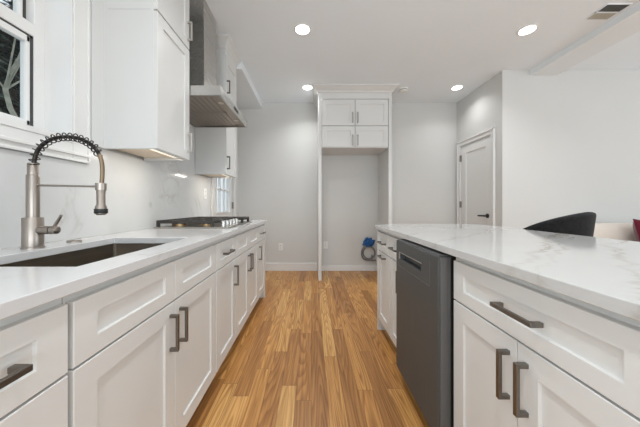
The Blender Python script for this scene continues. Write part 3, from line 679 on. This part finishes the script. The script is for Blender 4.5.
# ------------------------------------------------------------------ ceiling fixtures
def downlight(x, y, label, power=5.3):
    t = thing('downlight', label, 'ceiling light', (x, y, CEIL), 'recessed ceiling lights')
    bm = bmesh.new(); lathe(bm, [(0.080, CEIL-0.0005), (0.080, CEIL-0.004), (0.072, CEIL-0.007), (0.066, CEIL-0.007)], (x, y, 0), seg=28); obj('trim_ring', bm, 'plastic', t, True)
    bm = bmesh.new(); lathe(bm, [(0.066, CEIL-0.0065), (0.066, CEIL-0.0085), (0.060, CEIL-0.0095)], (x, y, 0), seg=28); obj('diffuser', bm, 'light', t, True)
    l = bpy.data.lights.new('downlight_lamp', 'AREA'); l.shape = 'DISK'; l.size = 0.13; l.energy = power; l.color = (0.98, 0.99, 1.0); l.spread = math.radians(128)
    o = bpy.data.objects.new('downlight_lamp', l); COL.objects.link(o); o.parent = t; o.location = (0, 0, -0.013)
    return t
downlight(-0.087, 2.42, 'lit round downlight over the aisle, in front of the range hood')
downlight(2.105, 2.427, 'lit round downlight on the ceiling near the vent and beam')
downlight(-0.058, 3.60, 'lit round downlight beside the refrigerator cabinet crown')
downlight(2.11, 3.61, 'lit round downlight close to the white panelled door', 2.5)
sd = thing('smoke_detector', 'small round detector on the ceiling beside the refrigerator cabinet crown', 'smoke detector', (1.352, 3.66, CEIL))
bm = bmesh.new(); lathe(bm, [(0.068, CEIL-0.0005), (0.068, CEIL-0.016), (0.058, CEIL-0.018)], (1.352, 3.66, 0)); obj('base', bm, 'plastic', sd, True)
bm = bmesh.new(); lathe(bm, [(0.056, CEIL-0.018), (0.056, CEIL-0.027)], (1.352, 3.66, 0)); obj('grille', bm, 'slot', sd, True, 'dark slotted ring')
bm = bmesh.new(); lathe(bm, [(0.060, CEIL-0.027), (0.056, CEIL-0.038), (0.04, CEIL-0.043)], (1.352, 3.66, 0)); obj('cap', bm, 'plastic', sd, True)
cv = thing('ceiling_vent', 'rectangular ceiling vent, half dark and half tan, beside the beam', 'vent', (2.62, 2.21, CEIL))
vx0, vx1 = 2.515, 2.725
obj('frame', Bs([(vx0, vx1, 2.112, 2.120, CEIL-0.006, CEIL-0.0003), (vx0, vx1, 2.200, 2.212, CEIL-0.006, CEIL-0.0003), (vx0, vx1, 2.290, 2.298, CEIL-0.006, CEIL-0.0003), (vx0, vx0+0.008, 2.12, 2.29, CEIL-0.006, CEIL-0.0003), (vx1-0.008, vx1, 2.12, 2.29, CEIL-0.006, CEIL-0.0003)]), 'ceiling', cv)
for y0, m_, nm in ((2.12, 'vent_dark', 'dark louvers'), (2.212, 'vent_tan', 'tan louvers')):
    bm = B(vx0+0.008, vx1-0.008, y0, y0+0.08, CEIL-0.002, CEIL-0.0003)
    for k in range(7): box(bm, vx0+0.008, vx1-0.008, y0+0.003+k*0.011, y0+0.009+k*0.011, CEIL-0.005, CEIL-0.002)
    obj('louvers', bm, m_, cv, label=nm)

# ------------------------------------------------------------------ outlets and water line
def outlet(name, F, u, v, label):
    p = F(u, v, 0); t = thing(name, label, 'outlet', p)
    bm = bmesh.new(); fbox(bm, F, u-0.036, u+0.036, v-0.059, v+0.059, 0.0003, 0.006, bev=0.002); obj('cover_plate', bm, 'plastic', t)
    for dz in (-0.021, 0.021):
        bm = bmesh.new(); fbox(bm, F, u-0.016, u+0.016, v+dz-0.014, v+dz+0.014, 0.006, 0.008, bev=0.0008); s_ = obj('socket', bm, 'plastic', t)
        bm = bmesh.new()
        for du in (-0.006, 0.006): fbox(bm, F, u+du-0.0015, u+du+0.0015, v+dz-0.004, v+dz+0.007, 0.0078, 0.0084)
        fbox(bm, F, u-0.002, u+0.002, v+dz-0.010, v+dz-0.006, 0.0078, 0.0084)
        obj('slots', bm, 'slot', s_)
FB = lambda u, v, n: (u, YB-n, v); FW = lambda u, v, n: (-1.2+n, u, v)
outlet('wall_outlet', FB, -0.515, 0.40, 'white outlet low on the back wall beside the base cabinets')
outlet('wall_outlet', FB, 0.235, 0.43, 'white outlet on the wall inside the refrigerator alcove')
outlet('wall_outlet', FW, 2.80, 1.22, 'white outlet on the backsplash under the far wall cabinet')

wl = thing('water_line', 'blue wrapped water valve with coiled grey hose on the alcove wall', 'water line', (0.95, YB-0.03, 0.0))
wx, wz = 0.945, 0.475
bm = bmesh.new()
for dx, dz, r in ((0, 0.01, 0.058), (-0.055, 0.0, 0.04), (0.055, 0.01, 0.042), (-0.03, 0.055, 0.032), (0.025, 0.05, 0.034), (-0.02, -0.045, 0.036), (0.04, -0.035, 0.03), (-0.085, -0.03, 0.02), (0.085, 0.03, 0.02)):
    b = bmesh.new(); bmesh.ops.create_icosphere(b, subdivisions=2, radius=r)
    for v in b.verts: v.co *= 1+0.25*math.sin(v.co.x*130+dx*90)*math.sin(v.co.z*150); v.co.y *= 0.75
    merge(bm, b, Matrix.Translation((wx+dx, YB-0.045, wz+dz)))
obj('valve_wrap', bm, 'blue', wl, True, 'crumpled blue wrapping')
pts = [(wx, YB-0.05, wz-0.02)]
for k in range(0, 34): a = math.radians(110-k*18); pts.append((wx+0.005+0.098*math.cos(a), YB-0.030-0.0009*k, wz-0.165+0.100*math.sin(a)))
hp2 = catmull(pts, 4)
bm = bmesh.new(); tube(bm, hp2, 0.0115, 8)
tube(bm, catmull([(wx-0.07, YB-0.035, wz-0.06), (wx-0.108, YB-0.035, wz-0.13), (wx-0.112, YB-0.035, wz-0.20), (wx-0.085, YB-0.035, wz-0.265), (wx-0.02, YB-0.035, wz-0.292), (wx+0.06, YB-0.035, wz-0.295), (wx+0.12, YB-0.035, wz-0.292)], 6), 0.0115, 8)
obj('hose', bm, 'hose', wl, True)
bm = bmesh.new(); tube(bm, [(wx+0.055, YB-0.035, wz-0.31), (wx+0.055, YB-0.035, wz-0.20)], 0.007, 8); lathe(bm, [(0.012, wz-0.235), (0.014, wz-0.225), (0.012, wz-0.215)], (wx+0.055, YB-0.035, 0), seg=10); obj('fitting', bm, 'hose', wl, True)

# ------------------------------------------------------------------ seating beyond the island
CX, CY = 1.765, 1.86
ch = thing('counter_stool', 'black upholstered barrel back stool on the far side of the island', 'stool', (CX, CY, 0))
bm = bmesh.new(); NA, NZ = 28, 8; rows = []; ST = math.radians(-58)
for i in range(NA+1):
    a = math.radians(-128+256*i/NA); c = math.cos(a*0.70)
    top = 0.81+0.23*max(0, math.cos(a*0.62))**0.75
    rows.append([])
    for j in range(NZ+1):
        f = j/NZ; z = 0.60+(top-0.60)*f
        r = 0.17+0.045*f
        rows[-1].append(bm.verts.new((CX+r*1.0*math.cos(a+ST), CY+r*1.0*math.sin(a+ST), z)))
for i in range(NA):
    for j in range(NZ): bm.faces.new((rows[i][j], rows[i+1][j], rows[i+1][j+1], rows[i][j+1]))
bk = obj('backrest', bm, 'velvet', ch, True)
sm = bk.modifiers.new('padding', 'SOLIDIFY'); sm.thickness = 0.055; sm.offset = 0
bv = bk.modifiers.new('round', 'BEVEL'); bv.width = 0.02; bv.segments = 3; bv.limit_method = 'ANGLE'; bv.angle_limit = math.radians(60)
bm = bmesh.new(); lathe(bm, [(0.165, 0.585), (0.182, 0.60), (0.188, 0.64), (0.175, 0.675), (0.12, 0.69), (0.02, 0.693)], (CX, CY, 0), seg=32); obj('seat', bm, 'velvet', ch, True)
for sx in (-1, 1):
    for sy in (-1, 1):
        bm = bmesh.new(); tube(bm, [(CX+sx*0.11, CY+sy*0.11, 0.60), (CX+sx*0.165, CY+sy*0.165, 0.0)], [0.018, 0.011], 10); obj('leg', bm, 'black', ch, True)
bm = bmesh.new(); R_ = 0.137*math.sqrt(2)
tube(bm, [(CX+R_*math.cos(a), CY+R_*math.sin(a), 0.28) for a in (2*math.pi*k/32 for k in range(33))], 0.008, 8, False); obj('footrest', bm, 'black', ch, True)

def soft_box(x0, x1, y0, y1, z0, z1, r=0.05, puff=0.02):
    b = bmesh.new(); box(b, x0, x1, y0, y1, z0, z1)
    bmesh.ops.subdivide_edges(b, edges=list(b.edges), cuts=5, use_grid_fill=True)
    c = Vector(((x0+x1)/2, (y0+y1)/2, (z0+z1)/2)); h = Vector(((x1-x0)/2, (y1-y0)/2, (z1-z0)/2))
    for v in b.verts:
        d = v.co-c; q = Vector([max(-1, min(1, d[i]/h[i])) for i in range(3)])
        core = Vector([max(-(h[i]-r), min(h[i]-r, d[i])) for i in range(3)]); e_ = d-core
        if e_.length > 1e-9: d = core+e_.normalized()*r
        for i in range(3): d[i] += math.copysign(puff, q[i])*(1-q[(i+1) % 3]**2)*(1-q[(i+2) % 3]**2)*(abs(q[i]) > 0.9)
        v.co = c+d
    return b
so = thing('sofa', 'cream upholstered sofa against the grey living room wall', 'sofa', (4.1, 2.72, 0))
sx0, sx1 = 3.02, 5.2
obj('base', B(sx0, sx1, 2.30, 3.12, 0.10, 0.30, bev=0.02), 'cream', so)
obj('backrest', soft_box(sx0, sx1, 2.94, 3.125, 0.30, 0.80, 0.06, 0.0), 'cream', so, True)
for a, b in ((sx0, sx0+0.17), (sx1-0.17, sx1)): obj('arm', soft_box(a, b, 2.30, 2.95, 0.28, 0.60, 0.06, 0.01), 'cream', so, True)
for k in range(2):
    a = sx0+0.175+k*0.915; b = a+0.91
    obj('seat_cushion', soft_box(a, b, 2.28, 2.84, 0.30, 0.47, 0.05, 0.02), 'cream', so, True)
    obj('back_cushion', soft_box(a-0.12 if k == 0 else a, b, 2.78, 2.98, 0.46, 0.868, 0.07, 0.018), 'cream', so, True)
for x in (sx0+0.08, sx1-0.08):
    for y in (2.36, 3.06): bm = bmesh.new(); tube(bm, [(x, y, 0.10), (x, y, 0)], [0.025, 0.018], 10); obj('leg', bm, 'black', so, True)
# scatter cushion
b = bmesh.new(); n = 14; s_ = 0.225; gr = {}
for side in (1, -1):
    for i in range(n+1):
        for j in range(n+1):
            u = -1+2*i/n; v = -1+2*j/n
            if side == -1 and (i in (0, n) or j in (0, n)): gr[(side, i, j)] = gr[(1, i, j)]; continue
            pin = 1-0.07*(1-u*u)*(abs(v) ** 3) ; pin2 = 1-0.07*(1-v*v)*(abs(u) ** 3)
            t_ = 0.075*((1-u**4)*(1-v**4))**0.55
            gr[(side, i, j)] = b.verts.new((u*s_*pin2, side*t_, v*s_*pin))
    for i in range(n):
        for j in range(n):
            q = [gr[(side, i, j)], gr[(side, i+1, j)], gr[(side, i+1, j+1)], gr[(side, i, j+1)]]
            if len(set(q)) == 4: b.faces.new(q if side == 1 else q[::-1])
bm = bmesh.new(); merge(bm, b, Matrix.Translation((3.64, 2.60, 0.715)) @ Matrix.Rotation(math.radians(-14), 4, 'X') @ Matrix.Rotation(math.radians(3), 4, 'Y'))
single('throw_pillow', bm, 'red', 'dark red square throw pillow leaning on the cream sofa', 'pillow', (3.64, 2.60, 0.48), True)

# ------------------------------------------------------------------ trees outside the window
def conifer(x, y, h, r, label):
    t = thing('evergreen_tree', label, 'tree', (x, y, -0.4), 'trees outside the sink window')
    bm = bmesh.new(); tube(bm, [(x, y, -0.4), (x+0.05, y, h*0.5), (x, y, h)], [0.14, 0.09, 0.02], 8); obj('trunk', bm, 'bark', t, True)
    bm = bmesh.new()
    for k in range(1300):
        f = random.random()**0.8; z = 0.4+f*(h-0.5); rr = r*(1-f*0.85); a = random.uniform(0, 2*math.pi); d = rr*random.uniform(0.15, 1)
        c = Vector((x+d*math.cos(a), y+d*math.sin(a), z-0.25*d)); o_ = Vector((math.cos(a), math.sin(a), -0.45)).normalized()
        sd_ = o_.cross(Vector((0, 0, 1))).normalized(); L_ = random.uniform(0.25, 0.6); w_ = random.uniform(0.05, 0.13)
        tip = c+o_*L_; up_ = Vector((0, 0, 0.06))
        v = [bm.verts.new(p) for p in (c-sd_*w_*0.4, c+sd_*w_*0.4, c+o_*L_*0.5+sd_*w_+up_, tip, c+o_*L_*0.5-sd_*w_-up_)]
        bm.faces.new(v)
    fo = obj('foliage', bm, 'needles', t); fo['kind'] = 'stuff'
def bare(x, y, h, label, seed):
    random.seed(seed)
    t = thing('bare_tree', label, 'tree', (x, y, -0.4), 'trees outside the sink window')
    tr = [(x, y, -0.4)]
    for k in range(1, 9): tr.append((x+random.uniform(-0.09, 0.09)*k**0.5, y+random.uniform(-0.09, 0.09), -0.4+(h+0.4)*k/8))
    bm = bmesh.new(); tube(bm, catmull(tr, 3), [0.045*(1-0.7*i/24) for i in range(25)], 8); obj('trunk', bm, 'pale_bark', t, True)
    bm = bmesh.new()
    for k in range(14):
        p = Vector(tr[random.randint(3, 7)]); a = random.uniform(0, 6.28); L_ = random.uniform(0.5, 1.3)
        q = p+Vector((math.cos(a)*L_*0.5, math.sin(a)*L_*0.5, L_*0.5)); e_ = q+Vector((math.cos(a+0.5)*L_*0.5, math.sin(a+0.5)*L_*0.5, L_*0.35))
        tube(bm, [p, q, e_], [0.014, 0.009, 0.004], 5)
    obj('branches', bm, 'pale_bark', t)
bare(-4.35, 3.68, 6.0, 'pale bare tree just outside the sink window', 5)
random.seed(11)
conifer(-5.9, 4.9, 5.0, 1.1, 'dark evergreen tree behind the pale bare tree outside the window')
conifer(-8.9, 7.4, 7.2, 1.5, 'dark evergreen tree in the middle distance outside the window')
conifer(-12.6, 10.7, 9.5, 2.2, 'tall evergreen tree farthest from the sink window')
